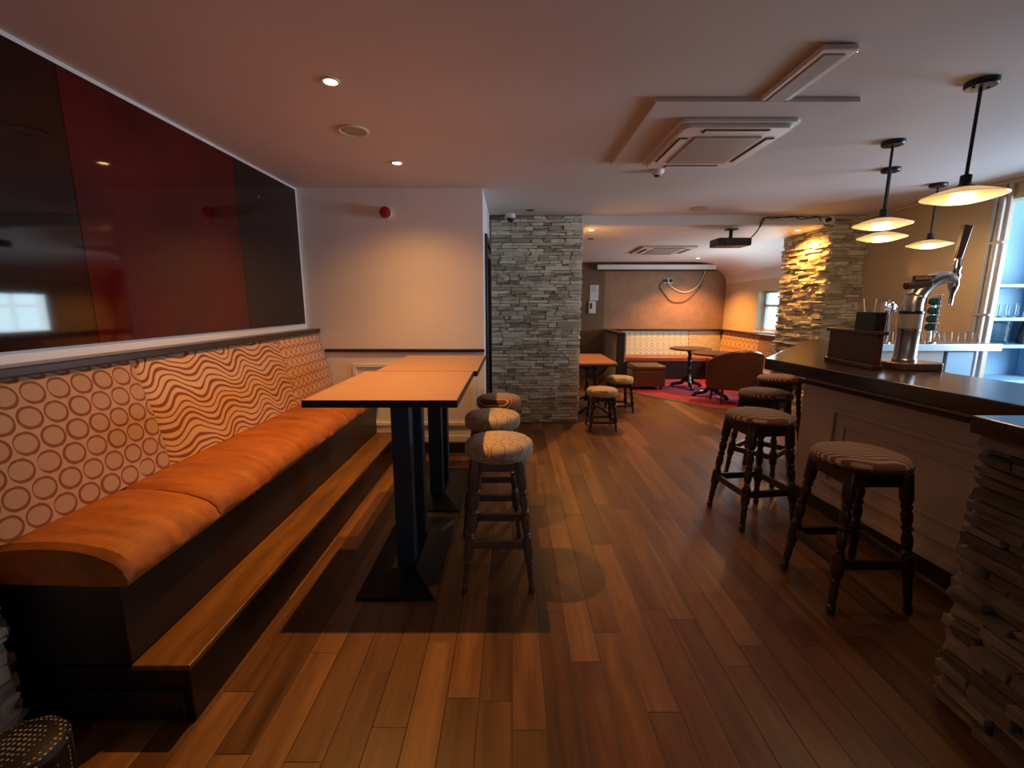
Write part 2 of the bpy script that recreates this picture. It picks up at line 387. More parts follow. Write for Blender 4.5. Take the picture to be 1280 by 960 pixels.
# side return with a door
bm = NB(); box(bm, -.38, -.26, 4.30, 4.42, 0, CZ); box(bm, -.38, -.26, 5.26, 5.41, 0, CZ); box(bm, -.38, -.26, 4.42, 5.26, 2.08, CZ)
box(bm, -.45, -.262, 5.41, 5.5, 0, CZ)
struct('wall_return', bm, m_white)
bm = NB(); box(bm, -.40, -.235, 4.42, 4.47, 0, 2.11); box(bm, -.40, -.235, 5.21, 5.26, 0, 2.11); box(bm, -.40, -.235, 4.47, 5.21, 2.05, 2.11)
struct('trim_2', bm, m_darkwood, bevel=.004)
d1 = struct('door_1', B(-.33, -.285, 4.47, 5.21, .01, 2.05), m_darkwood)
obj('door_closer', box(box(NB(), -.285, -.235, 4.9, 5.15, 1.93, 1.98), -.25, -.24, 4.62, 5.0, 1.985, 2.0), m_steel, d1, bevel=.004)
obj('door_handle', rod(rod(NB(), (-.285, 4.55, 1.0), (-.25, 4.55, 1.0), .009), (-.25, 4.55, 1.0), (-.25, 4.66, 1.0), .008), m_steel, d1, True)
# dado, wainscot and skirting on the back wall
struct('trim_3', B(-1.74, -.255, 4.150, 4.18, 1.012, 1.040), m_darkwood, bevel=.006)
struct('baseboard_back', B(-1.10, -.255, 4.155, 4.18, .03, .135), m_darkwood, bevel=.004)
def frame_moulding(bm, x0, x1, z0, z1, y, w_=.035, d=.018):
    box(bm, x0, x1, y - d, y, z1 - w_, z1); box(bm, x0, x1, y - d, y, z0, z0 + w_)
    box(bm, x0, x0 + w_, y - d, y, z0 + w_, z1 - w_); box(bm, x1 - w_, x1, y - d, y, z0 + w_, z1 - w_)
bm = NB()
for x0, x1 in ((-1.50, -1.02), (-.92, -.34)):
    frame_moulding(bm, x0, x1, .30, .90, 4.18)
box(bm, -1.72, -.26, 4.172, 4.18, .135, .20)
struct('trim_4', bm, m_whitegloss, bevel=.006)
# right walls: behind the bar, opening to the blue-lit side room
bm = NB(); box(bm, 4.12, 4.24, 3.98, 5.5, 0, CZ); box(bm, 4.12, 4.24, -2.1, 2.2, 0, CZ); box(bm, 4.12, 4.24, 2.2, 3.98, 2.30, CZ)
struct('wall_right', bm, m_beige)
struct('trim_5', B(4.07, 4.12, 3.0, 5.5, CZ - .035, CZ), m_beige, bevel=.008)
bm = NB(); box(bm, 4.24, 6.2, 4.5, 4.6, 0, CZ); box(bm, 6.1, 6.2, 1.8, 4.6, 0, CZ); box(bm, 4.24, 6.2, 1.7, 1.8, 0, CZ)
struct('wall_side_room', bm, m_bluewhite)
bm = NB(); box(bm, -2.0, 4.24, -2.2, -2.1, 0, CZ)
struct('wall_rear', bm, m_white)
# far room
struct('wall_far', B(1.84, 4.36, 9.12, 9.25, 0, 2.30), m_suede)
struct('wall_far_left', B(-.6, 1.84, 9.08, 9.25, 0, 2.30), m_taupe)
struct('wall_far_side', B(-.6, -.5, 5.5, 9.1, 0, 2.35), m_taupe)
WD0, WD1, WZ0, WZ1 = 6.62, 7.90, .99, 1.68
bm = NB(); box(bm, 4.26, 4.46, 5.5, 9.12, 0, WZ0); box(bm, 4.26, 4.46, 5.5, 9.12, WZ1, 2.0)
box(bm, 4.26, 4.46, 5.5, WD0, WZ0, WZ1); box(bm, 4.26, 4.46, WD1, 9.12, WZ0, WZ1)
struct('wall_far_right', bm, m_cream)
win = NB()
for a, b, c, d in ((WD0, WD1, WZ0, WZ0 + .045), (WD0, WD1, WZ1 - .045, WZ1), (WD0, WD1, 1.40, 1.45)): box(win, 4.38, 4.43, a, b, c, d)
for a in (WD0, 7.0, 7.42, WD1 - .045): box(win, 4.38, 4.43, a, a + .045, WZ0 + .045, WZ1 - .045)
w1 = struct('window_1', win, m_whitegloss)
obj('window_pane', B(4.40, 4.406, WD0 + .02, WD1 - .02, WZ0 + .02, WZ1 - .02), m_glass, w1)
obj('window_sill', B(4.22, 4.38, WD0, WD1, WZ0 - .02, WZ0 + .004), m_whitegloss, w1)
# carpeted seating area and threshold strip
cp = [(1.75, 7.55), (1.95, 7.42), (2.20, 7.02), (2.50, 6.72), (2.74, 6.32), (3.10, 6.17), (3.70, 6.15), (4.26, 6.15), (4.26, 9.12), (1.75, 9.12)]
struct('floor_carpet', prism(NB(), cp, 0, .012), m_carpet)
st = [(1.75, 7.55), (1.95, 7.42), (2.20, 7.02), (2.50, 6.72), (2.74, 6.32), (3.10, 6.17), (3.70, 6.15), (4.26, 6.15)]
st2 = [(x + .01, y - .11) for x, y in st[::-1]]
struct('trim_6', prism(NB(), [(x, y) for x, y in st] + st2, 0, .010), m_greystrip)

# ------------------------------------------------------------ stacked stone
def stone_face(bm, layer, org, ud, nd, W, H, seed, d0=.012, d1=.045, lens=(.07, .25), hs=(.028, .058), wrap0=0, wrap1=0):
    rnd = random.Random(seed); org = Vector(org); ud = Vector(ud).normalized(); nd = Vector(nd).normalized(); z = 0.0; k = 0
    while z < H - .004:
        h = min(rnd.uniform(*hs), H - z)
        if H - z - h < .02: h = H - z
        u = -wrap0 * rnd.random()
        first = True
        while u < W - .001:
            L = rnd.uniform(*lens)
            if W - u - L < .06: L = W - u + wrap1 * rnd.random()
            parts = [(z, z + h)]
            if h > .045 and rnd.random() < .35:
                q = z + h * rnd.uniform(.4, .6); parts = [(z, q), (q, z + h)]
            for za, zb in parts:
                d = rnd.uniform(d0, d1); t = rnd.random(); g = .0028
                j = lambda s=.004: rnd.uniform(-s, s)
                vs_ = []
                for dn, s in ((-.01, 0), (d, 1)):
                    for uu, zz in ((u + g, za + g), (u + L - g, za + g), (u + L - g, zb - g), (u + g, zb - g)):
                        p = org + ud * (uu + j() * s) + nd * (dn + j(.009) * s); p.z += zz + (j(.0065) * s if 0.01 < zz < H - .01 else 0)
                        v = bm.verts.new(p); v[layer] = t; vs_.append(v)
                for f in ((4, 5, 6, 7), (0, 4, 7, 3), (1, 2, 6, 5), (3, 7, 6, 2), (0, 1, 5, 4)): bm.faces.new([vs_[i] for i in f])
            u += L
        z += h
def stone_pillar(name, x0, x1, y0, y1, z1, faces, seed, kind='structure', mat=None, **k):
    bm = NB(); lay = bm.verts.layers.float.new('tone')
    box(bm, x0, x1, y0, y1, 0, z1)
    F = {'front': ((x0, y0, 0), (1, 0, 0), (0, -1, 0), x1 - x0), 'left': ((x0, y1, 0), (0, -1, 0), (-1, 0, 0), y1 - y0),
         'right': ((x1, y0, 0), (0, 1, 0), (1, 0, 0), y1 - y0), 'back': ((x1, y1, 0), (-1, 0, 0), (0, 1, 0), x1 - x0)}
    for i, f in enumerate(faces):
        o_, u_, n_, W = F[f]; stone_face(bm, lay, o_, u_, n_, W, z1, seed + i * 7, **k)
    me_o = obj(name, bm, mat or m_stone); me_o['kind'] = kind
    b = me_o.modifiers.new('bevel', 'BEVEL'); b.width = .004; b.segments = 2; b.limit_method = 'ANGLE'; b.angle_limit = R(50)
    return me_o
stone_pillar('wall_stone_column', -.25, .80, 5.43, 5.80, CZ - .005, ['front', 'right'], 11, wrap1=.03, d1=.034)
stone_pillar('wall_stone_pier', 3.73, 4.20, 5.43, 6.33, CZ - .005, ['front', 'left'], 23, wrap0=.02, wrap1=.02, d0=.008, d1=.055, hs=(.026, .055))
stone_pillar('wall_stone_near', -1.9, -1.65, .85, 1.27, 1.15, ['front', 'right', 'back'], 31)

# ------------------------------------------------------------ the long bench
bench = thing('banquette_bench', 'long built-in bench with orange velvet seat and patterned back along left wall', 'bench', (0, 0, 0))
Y0, Y1 = 1.34, 4.165
obj('bench_base', B(-1.895, -1.30, Y0, Y1, .235, .53), m_blackwood, bench, bevel=.004)
obj('step_box', B(-1.895, -1.115, Y0 + .01, Y1, 0, .215), m_blackwood, bench, bevel=.003)
obj('step_tread', B(-1.30, -1.10, Y0 - .005, Y1, .215, .237), m_tread, bench, bevel=.004)
obj('plinth_panel', B(-1.80, -1.14, Y0 - .006, Y0 + .012, .03, .13), m_blackwood, bench, bevel=.004)
cuts = [Y0, 1.82, 3.02, Y1]
def cushion(ya, yb, seed):
    bm = NB(); prof = [(-1.72, .54), (-1.72, .66), (-1.66, .672), (-1.58, .678), (-1.50, .676), (-1.42, .668), (-1.35, .652), (-1.30, .628), (-1.272, .600), (-1.262, .572), (-1.262, .548), (-1.275, .530), (-1.40, .530)]
    ny = int((yb - ya) / .022); rows = []
    for i in range(ny + 1):
        t = i / ny; y = ya + (yb - ya) * t; e = min(t, 1 - t) * (yb - ya); rd = 1 - max(0, 1 - e / .03) ** 2
        row = []
        for (x, z) in prof:
            zz = z; xx = x
            if z > .55:
                nz = noise.noise(Vector((x * 4 + seed, y * 11, z * 4))); n2 = noise.noise(Vector((x * 12, y * 34, seed)))
                amp = .011 if x > -1.60 else .006
                zz += (nz * amp + n2 * .003); zz -= (1 - rd) * .016
                if x > -1.36: xx += nz * .005 - (1 - rd) * .010
            row.append(bm.verts.new((xx, y, zz)))
        rows.append(row)
    n_ = len(prof)
    for i in range(ny):
        for k in range(n_): j = (k + 1) % n_; bm.faces.new((rows[i][k], rows[i][j], rows[i + 1][j], rows[i + 1][k]))
    bm.faces.new(rows[0]); bm.faces.new(rows[-1][::-1]); return bm
for i in range(3): obj('seat_cushion', cushion(cuts[i] + .001, cuts[i + 1] - .001, i * 3.1), m_velvet, bench, True)
def backpad(ya, yb):
    bm = NB(); n = 6
    prof = [(-1.83, 1.185), (-1.815, 1.188), (-1.798, 1.178)]
    for k in range(n + 1): t = k / n; prof.append((-1.790 + .115 * t + .012 * math.sin(PI * t), 1.165 - .495 * t))
    prof += [(-1.69, .655), (-1.75, .65)]
    ys = [ya, ya + .008, ya + .03] + [ya + .03 + (yb - ya - .06) * k / 6 for k in range(1, 6)] + [yb - .03, yb - .008, yb]
    rows = []
    for y in ys:
        e = min(y - ya, yb - y); s = .011 * max(0, 1 - e / .03) ** 2
        rows.append([bm.verts.new((x - (s if 1 < i_ < len(prof) - 1 else 0), y, z)) for i_, (x, z) in enumerate(prof)])
    m = len(prof)
    for i in range(len(rows) - 1):
        for k in range(m): j = (k + 1) % m; bm.faces.new((rows[i][k], rows[i][j], rows[i + 1][j], rows[i + 1][k]))
    bm.faces.new(rows[0]); bm.faces.new(rows[-1][::-1]); return bm
bc = [Y0, 2.11, 3.42, Y1]
for i, (mm, lb) in enumerate(((m_circ, 'back pad in circle-patterned fabric'), (m_wave, 'back pad in wavy line fabric'), (m_latt, 'back pad in fine lattice fabric'))):
    o = obj('backrest', backpad(bc[i], bc[i + 1]), mm, bench, True); o['label'] = lb
obj('back_board', B(-1.895, -1.83, Y0, Y1, .53, 1.19), m_blackwood, bench)
obj('top_rail', B(-1.895, -1.775, Y0 - .01, 4.175, 1.192, 1.228), m_darkwood, bench, bevel=.005)

# glossy red glass panels above the bench
red0 = thing('glass_wall_panel', 'near-black glossy glass panel at the near left end of wall, reflecting a window', 'wall panel', (-1.9, 0, 1.275))
obj('glass', B(0, .012, -.6, 2.05, 0, 1.155), m_blackglass, red0)
red = thing('glass_wall_panel', 'glossy dark red glass panel in the middle of left wall above the bench', 'wall panel', (-1.9, 0, 1.275))
obj('glass', B(0, .012, 2.053, 3.25, 0, 1.155), m_redglass, red)
sm = thing('glass_wall_panel', 'narrow smoked dark glass panel at the corner end of left wall', 'wall panel', (-1.9, 0, 1.275))
obj('glass', B(0, .012, 3.253, 4.13, 0, 1.155), m_smoked, sm)
for y in (3.52,):
    obj('fixing_screw', rod(NB(), (.012, y, .96), (.02, y, .96), .010), m_steel, sm, True)

# ------------------------------------------------------------ high tables
def high_table(label, x0, x1, y0, y1, by0, by1, bx0, bx1, cols):
    t = thing('bar_table', label, 'table', ((x0 + x1) / 2, (y0 + y1) / 2, 0)); cx, cy = (x0 + x1) / 2, (y0 + y1) / 2
    top = obj('tabletop', B(x0 - cx, x1 - cx, y0 - cy, y1 - cy, .992, 1.022), m_tabletop, t)
    e = NB(); 
    for a in ((x0 - .004, x1 + .004, y0 - .004, y0), (x0 - .004, x1 + .004, y1, y1 + .004), (x0 - .004, x0, y0, y1), (x1, x1 + .004, y0, y1)):
        box(e, a[0] - cx, a[1] - cx, a[2] - cy, a[3] - cy, .988, 1.021)
    box(e, x0 + .002 - cx, x1 - .002 - cx, y0 + .002 - cy, y1 - .002 - cy, .986, .992)
    ed = obj('edge_band', e, m_blackwood, top); ed['label'] = 'black edge band'
    b = NB(); xa, xb, ya, yb = bx0 - cx, bx1 - cx, by0 - cy, by1 - cy
    box(b, xa, xb, ya, yb, 0, .012)
    q = [(xa, ya), (xb, ya), (xb, yb), (xa, yb)]; ins = [(xa + .13, ya + .20), (xb - .13, ya + .20), (xb - .13, yb - .20), (xa + .13, yb - .20)]
    A = [b.verts.new((p[0], p[1], .012)) for p in q]; D = [b.verts.new((p[0], p[1], .055)) for p in ins]
    for i in range(4): j = (i + 1) % 4; b.faces.new((A[i], A[j], D[j], D[i]))
    b.faces.new(D)
    obj('base_plate', b, m_black, t)
    for yc in cols:
        xm = (bx0 + bx1) / 2 - cx
        obj('column', B(xm - .048, xm + .048, yc - cy - .040, yc - cy + .040, .03, .975), m_bluepost, t, bevel=.004)
    obj('mount_plate', B((bx0 + bx1) / 2 - cx - .15, (bx0 + bx1) / 2 - cx + .15, cols[0] - cy - .1, cols[1] - cy + .1, .972, .987), m_black, t, bevel=.002)
high_table('tall tan-topped table on blue-black twin posts, nearest of the two by the bench', -.950, -.252, 1.985, 2.872, 2.0, 2.86, -.777, -.385, (2.29, 2.60))
high_table('tall tan-topped table behind the nearest one, close to the white wall', -.885, -.228, 2.886, 3.785, 2.97, 3.80, -.765, -.372, (3.22, 3.53))

# ------------------------------------------------------------ turned stools
def turned(bm, a, b, s=1.0, thick=1.0):
    """turned leg from foot a to top b"""
    L = (Vector(b) - Vector(a)).length; M = along(a, b)
    P = [(0, .011), (.012, .016), (.03, .018), (.05, .013), (.058, .017), (.068, .013), (.085, .014), (.16, .017), (.21, .014), (.222, .019), (.235, .019),
         (.245, .015), (.265, .021), (.285, .024), (.40, .024), (.418, .022), (.428, .014), (.44, .020), (.452, .014), (.49, .020), (.54, .021), (.585, .014), (.598, .021), (.612, .021), (.622, .014),
         (.66, .020), (.70, .022), (.735, .015), (.748, .021), (.762, .021), (.772, .016), (.80, .024), (.82, .025), (.985, .025), (1.0, .022)]
    lathe(bm, [(r * thick, t * L) for t, r in P], seg=14, M=M); return bm
def make_stool(name, label, cat, H, rs, foot, top, wood, seatmat, style, stretch=.25, group=None):
    t = thing(name, label, cat, (0, 0, 0), 0, group)
    sb = H - (.085 if style == 'pad' else .055)
    for sx in (-1, 1):
        for sy in (-1, 1):
            obj('leg', turned(NB(), (sx * foot, sy * foot, 0), (sx * top, sy * top, sb), thick=1.0 if style == 'pad' else 1.15), wood, t, True)
    ap = NB(); q = top + .004
    h0 = sb - (.055 if style == 'pad' else .075)
    for s in (-1, 1):
        box(ap, -q, q, s * q - .011, s * q + .011, h0, sb - .002); box(ap, s * q - .011, s * q + .011, -q, q, h0, sb - .002)
    obj('apron', ap, wood, t, bevel=.003)
    f = lambda z: foot + (top - foot) * z / sb
    for i, (ax, s) in enumerate((('x', -1), ('x', 1), ('y', -1), ('y', 1))):
        z = stretch + (0 if ax == 'x' else .0); r = f(z); hh = .022 if H > .6 else .014
        if ax == 'x': b = B(-r, r, s * r - .011, s * r + .011, z - hh, z + hh)
        else: b = B(s * r - .011, s * r + .011, -r, r, z - hh, z + hh)
        obj('stretcher', b, wood, t, bevel=.004)
    if style == 'pad':
        prof = [(rs * .6, sb), (rs - .012, sb), (rs - .003, sb + .010), (rs, sb + .028), (rs, sb + .052), (rs - .006, sb + .068), (rs - .022, sb + .080), (rs - .06, sb + .086), (rs * .35, sb + .088), (.004, sb + .088)]
        obj('seat_pad', lathe(NB(), prof, seg=40), seatmat, t, True)
    else:
        obj('seat_rim', lathe(NB(), [(rs - .03, sb - .004), (rs - .004, sb - .004), (rs, sb + .004), (rs, sb + .016), (rs - .006, sb + .02), (.01, sb + .02)], seg=40), wood, t, True)
        prof = [(rs - .003, sb + .018), (rs - .003, sb + .030), (rs - .015, sb + .044), (rs - .05, sb + .056), (rs * .5, sb + .061), (.004, sb + .062)]
        pad = obj('seat_pad', lathe(NB(), prof, seg=40), seatmat, t, True)
        st_ = NB()
        for k in range(44):
            a = 2 * PI * k / 44; M = Matrix.Translation((math.cos(a) * (rs - .002), math.sin(a) * (rs - .002), sb + .022)) @ Matrix.Rotation(a, 4, 'Z') @ Matrix.Rotation(PI / 2, 4, 'Y')
            lathe(st_, [(.0045, 0), (.003, .002), (.0008, .003)], seg=6, M=M)
        s_ = obj('stud_trim', st_, m_bronze, pad); s_['kind'] = 'stuff'
    return t
G1 = 'padded tall stools along the high tables'
s1 = make_stool('bar_stool', 'tall brown turned-leg stool with circle-patterned seat, nearest of three by high tables', 'stool', .765, .178, .172, .105, m_brownstool, m_scirc, 'pad', group=G1)
s1.location = (-.068, 2.245, 0)
dup(s1, (-.125, 2.80, 0), 0, 'tall stool with circle-patterned seat, middle of the three beside the high tables')
s3 = make_stool('bar_stool', 'tall stool with striped brown seat, furthest of the three by the high tables', 'stool', .765, .168, .165, .10, m_brownstool, m_swave, 'pad', group=G1)
s3.location = (-.10, 3.34, 0)
G2 = 'dark striped bar stools along the bar'
b1 = make_stool('bar_stool', 'dark turned-leg bar stool with striped seat and studs, closest to camera at the bar', 'stool', .745, .205, .185, .125, m_darkwood, m_bwave, 'rim', .24, group=G2)
b1.location = (1.700, 2.095, 0)
dup(b1, (1.645, 2.90, 0), R(8), 'dark bar stool with striped seat, second nearest of those at the bar')
dup(b1, (2.11, 3.66, 0), R(40), 'dark bar stool with striped seat, third one standing at the corner of the bar')
dup(b1, (2.68, 4.42, 0), R(42), 'dark bar stool with striped seat, furthest one partly hidden by the bar tip')
G3 = 'low stools at the oak table behind the stone column'
l1 = make_stool('low_stool', 'low dark stool with pale striped seat in front of the small oak table', 'stool', .485, .182, .150, .115, m_darkwood, m_lowwave, 'pad', .10, group=G3)
l1.location = (1.055, 5.16, 0)
dup(l1, (1.47, 6.02, 0), R(5), 'low dark stool with pale striped seat at the right side of oak table')

# ------------------------------------------------------------ the bar
bar = thing('bar_counter', 'long bar with thick dark wood top and panelled pale front', 'bar', (0, 0, 0))
front = [(1.93, 3.40), (1.985, 2.8), (2.04, 2.2), (2.09, 1.53)]
inner = [(2.66, 1.53), (2.66, 2.25), (2.62, 2.62), (2.70, 3.2), (2.92, 3.95), (3.55, 4.75), (3.70, 5.36)]
tip = [(3.50, 5.30)]
obj('bar_top', prism(NB(), front + inner + tip, .96, 1.045), m_bartop, bar, bevel=.008)
obj('bar_body', prism(NB(), [(2.175, 3.28), (2.298, 1.53), (2.60, 1.53), (2.60, 3.2), (2.82, 3.95), (3.46, 4.80), (3.64, 5.30)], .0, .96), m_barpanel, bar)
def wallbox(bm, p, q, s0, s1, z0, z1, d, d0=0.0):   # a board lying on the plan line p>q, outward to the left of travel
    p = Vector((p[0], p[1], 0)); q = Vector((q[0], q[1], 0)); u = (q - p); L = u.length; u.normalize(); nrm = Vector((u.y, -u.x, 0))
    M = Matrix(((u.x, nrm.x, 0, p.x), (u.y, nrm.y, 0, p.y), (0, 0, 1, 0), (0, 0, 0, 1)))
    box(bm, s0, s1, d0, d, z0, z1, M=M)
PA, PB = (2.30, 1.5), (2.175, 3.28)          # walking away from the camera, outward normal is +x... flipped below
def onface(bm, s0, s1, z0, z1, d): wallbox(bm, (2.175, 3.28), (2.298, 1.53), s0, s1, z0, z1, d)
bm = NB(); onface(bm, 0, 1.75, .875, .90, .022); obj('front_rail', bm, m_darkwood, bar, bevel=.004)
bm = NB(); onface(bm, 0, 1.75, .0, .09, .018); obj('kickboard', bm, m_blackwood, bar)
bm = NB()
def ringmould(bm, s0, s1, z0, z1, w_=.03, d=.018):
    onface(bm, s0, s1, z1 - w_, z1, d); onface(bm, s0, s1, z0, z0 + w_, d); onface(bm, s0, s0 + w_, z0 + w_, z1 - w_, d); onface(bm, s1 - w_, s1, z0 + w_, z1 - w_, d)
ringmould(bm, .30, 1.62, .22, .76); ringmould(bm, .40, 1.52, .32, .66, .018, .010)
onface(bm, 0, 1.75, .09, .14, .010)
obj('panel_moulding', bm, m_barpanel, bar, bevel=.006)
# stone-faced end block with its own counter
stb = thing('stone_bar_end', 'rough stacked stone block with dark counter at right, in front of the bar', 'counter', (0, 0, 0))
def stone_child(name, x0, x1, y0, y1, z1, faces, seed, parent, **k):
    o = stone_pillar(name, x0, x1, y0, y1, z1, faces, seed, mat=m_stoneshade, **k); o.parent = parent; del o['kind']; return o
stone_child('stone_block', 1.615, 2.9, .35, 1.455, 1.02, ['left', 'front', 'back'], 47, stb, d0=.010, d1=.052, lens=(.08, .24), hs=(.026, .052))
obj('counter_top', B(1.55, 2.95, .30, 1.47, 1.022, 1.082), m_bartop, stb, bevel=.006)

# things on the bar
wb = thing('wooden_box', 'dark mahogany box standing on the bar top', 'box', (2.285, 3.02, 1.045), R(-5))
bm = NB(); box(bm, -.005, .040, -.24, .24, .03, .215); obj('box_body', bm, m_mahog, wb, bevel=.004)
bm = NB(); box(bm, -.022, .056, -.255, .255, .215, .240); obj('lid', bm, m_mahog, wb, bevel=.005)
bm = NB(); box(bm, -.018, .052, -.25, .25, 0, .03); obj('plinth', bm, m_mahog, wb, bevel=.006)
cad = thing('straw_caddy', 'small black caddy holding straws on the mahogany box', 'caddy', (2.298, 2.90, 1.2855), R(-5))
bm = NB(); box(bm, -.033, .033, -.09, .09, 0, .008); box(bm, -.033, -.028, -.09, .09, .008, .115); box(bm, .028, .033, -.09, .09, .008, .115); box(bm, -.028, .028, -.09, -.084, .008, .115); box(bm, -.028, .028, .084, .09, .008, .115)
obj('caddy_box', bm, m_blacksatin, cad, bevel=.001)
for a, b in (((0, .03, .01), (-.012, .065, .20)), ((.01, .0, .01), (.012, -.01, .20)), ((.01, -.05, .01), (.02, -.105, .19))):
    tag(obj('drinking_straw', rod(NB(), Vector(a) + Vector((2.298, 2.90, 1.2855)), Vector(b) + Vector((2.298, 2.90, 1.2855)), .0035), m_cream_cable, None, True), 'thin pale straw standing in the black caddy', 'straw', 'straws in the caddy')
# main beer font
tf = thing('beer_tap', 'large brushed steel beer tap with curved neck and brown handle on bronze tray', 'beer tap', (2.50, 2.84, 1.045))
bm = NB(); prism(bm, [(-.125, -.02), (-.09, -.11), (.13, -.13), (.19, -.07), (.19, .08), (-.11, .10)], .0, .045); obj('drip_tray', bm, m_bronze, tf, bevel=.006)
obj('column', lathe(NB(), [(.062, .045), (.064, .06), (.058, .07), (.058, .235), (.060, .24), (.060, .25), (.055, .255)], seg=32), m_steel, tf, True)
obj('badge_panel', lathe(NB(), [(.0605, .255), (.0605, .345), (.055, .35)], seg=32), m_greyplastic, tf, True)
np_ = smooth_pts([(0, 0, .345), (0, 0, .40), (.018, 0, .465), (.062, -.008, .525), (.118, -.015, .56), (.165, -.02, .565), (.205, -.02, .552)], 6)
bm = tube(NB(), np_, [.056 - .024 * (q / (len(np_) - 1)) ** 1.1 for q in range(len(np_))], 20)
obj('curved_neck', bm, m_steel, tf, True)
obj('clamp_ring', lathe(NB(), [(.061, .345), (.063, .35), (.063, .36), (.06, .365)], seg=32), m_blacksatin, tf, True)
spx = .215
bm = NB(); lathe(bm, [(.010, .40), (.013, .47), (.024, .50), (.028, .53), (.022, .555), (.028, .575), (.020, .60), (.026, .625), (.016, .65), (.018, .665), (.014, .68)], c=(spx, -.02, 0), seg=16)
fau = obj('faucet', bm, m_chrome, tf, True)
bm = NB(); M = Matrix.Translation((spx, -.02, .675)) @ Matrix.Rotation(R(7), 4, 'Y')
for z0, z1, a, b in ((0, .20, .017, .026),):
    P = [(-a, -.012, z0), (a, -.012, z0), (a, .012, z0), (-a, .012, z0), (-b, -.015, z1), (b, -.015, z1), (b, .015, z1), (-b, .015, z1)]
    v = [bm.verts.new(M @ Vector(p)) for p in P]
    for f in ((0, 3, 2, 1), (4, 5, 6, 7), (0, 1, 5, 4), (1, 2, 6, 5), (2, 3, 7, 6), (3, 0, 4, 7)): bm.faces.new([v[i] for i in f])
hd = obj('tap_handle', bm, m_mahog, tf, bevel=.005); hd['label'] = 'reddish brown wooden handle'
bm = NB(); rod(bm, (-.085, -.03, .515), (.06, -.03, .53), .024, seg=20); box(bm, -.055, .085, -.045, -.03, .545, .578)
bd = obj('name_badge', bm, m_mahog, tf, bevel=.004); bd['label'] = 'dark red badge bar'
tl = NB()
for k in range(9): box(tl, -.045 + k * .0135, -.037 + k * .0135, -.047, -.045, .553, .571)
obj('badge_lettering', tl, simple('dull_gold', (.38, .22, .16), .4), bd)
# second font: four green barrels on chrome rods
gf = thing('beer_tap', 'slim chrome tap stand with four stacked dark green knobs behind the steel tap', 'beer tap', (3.50, 3.77, 1.126))
bm = NB(); lathe(bm, [(.05, 0), (.05, .012), (.014, .02), (.012, .12), (.012, .34)], seg=16); 
for z in (.10, .17, .235, .31, .40): 
    lathe(bm, [(.052, z - .003), (.055, z), (.052, z + .003)], seg=20)
for a in range(3):
    rod(bm, (.052 * math.cos(a * 2.1 + 2.5), .052 * math.sin(a * 2.1 + 2.5), .09), (.052 * math.cos(a * 2.1 + 2.5), .052 * math.sin(a * 2.1 + 2.5), .40), .004, seg=6)
obj('stand', bm, m_chrome, gf, True)
for z in (.105, .172, .24, .315):
    obj('green_knob', lathe(NB(), [(.02, z), (.038, z + .012), (.042, z + .03), (.038, z + .048), (.02, z + .06)], seg=18), m_green, gf, True)
# third font: small chrome tap right of the box
cf = thing('beer_tap', 'small chrome tap on slim stem beside the black caddy', 'beer tap', (3.145, 3.78, 1.126))
obj('stem', lathe(NB(), [(.035, 0), (.035, .01), (.014, .02), (.014, .25), (.02, .26)], seg=16), m_chrome, cf, True)
bm = NB(); rod(bm, (-.07, -.02, .30), (.03, 0, .29), .02, .034, seg=18); lathe(bm, [(.02, .24), (.036, .27), (.04, .30), (.03, .335), (.012, .345)], seg=18); rod(bm, (-.07, -.02, .22), (-.07, -.02, .34), .012, .016)
obj('tap_head', bm, m_chrome, cf, True)

# back counter across the bar interior
bk = thing('back_counter', 'steel-edged back counter behind the taps', 'counter', (0, 0, 0))
obj('steel_top', B(3.02, 4.055, 3.70, 4.02, 1.066, 1.126), m_steel, bk, bevel=.004)
obj('cabinet', B(3.06, 3.62, 3.74, 4.00, 0, 1.066), m_greyplastic, bk, bevel=.004)
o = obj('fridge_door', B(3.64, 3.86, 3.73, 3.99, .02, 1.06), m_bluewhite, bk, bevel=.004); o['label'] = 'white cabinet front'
gprof = [(.028, 0), (.034, .004), (.030, .05), (.024, .085), (.0225, .085), (.028, .05), (.031, .006), (.02, .006)]
g0 = None
random.seed(5)
for k in range(13):
    x = 3.22 + k * .0555 + 0 * 1 + (.12 if k > 2 else 0) + random.uniform(-.003, .003); y = 3.92 + random.uniform(-.05, .05)
    if g0 is None:
        g0 = tag(obj('drinking_glass', lathe(NB(), [(.024, 0), (.026, .004), (.025, .05), (.022, .082), (.018, .086), (.004, .086)], seg=14), m_glass, None, True), 'upturned clear glass on the steel back counter', 'glass', 'upturned glasses on the back counter'); g = g0
    else: g = g0.copy(); C.objects.link(g)
    g.location = (x, y, 1.126)
# pipes and opening trim
pp = thing('pipe_run', 'bundle of painted vertical pipes on the wall beside the side room opening', 'pipes', (0, 0, 0))
for y in (3.995, 3.94, 3.885):
    obj('pipe', rod(NB(), (4.085, y, 0), (4.085, y, 2.42), .018), m_pipe, pp, True)
bm = NB()
for z in (.6, 1.35, 1.95): box(bm, 4.06, 4.12, 3.865, 4.015, z, z + .02)
obj('pipe_bracket', bm, m_pipe, pp, bevel=.002)
struct('trim_7', B(4.10, 4.16, 3.955, 3.98, 0, 2.30), m_pipe, bevel=.004)
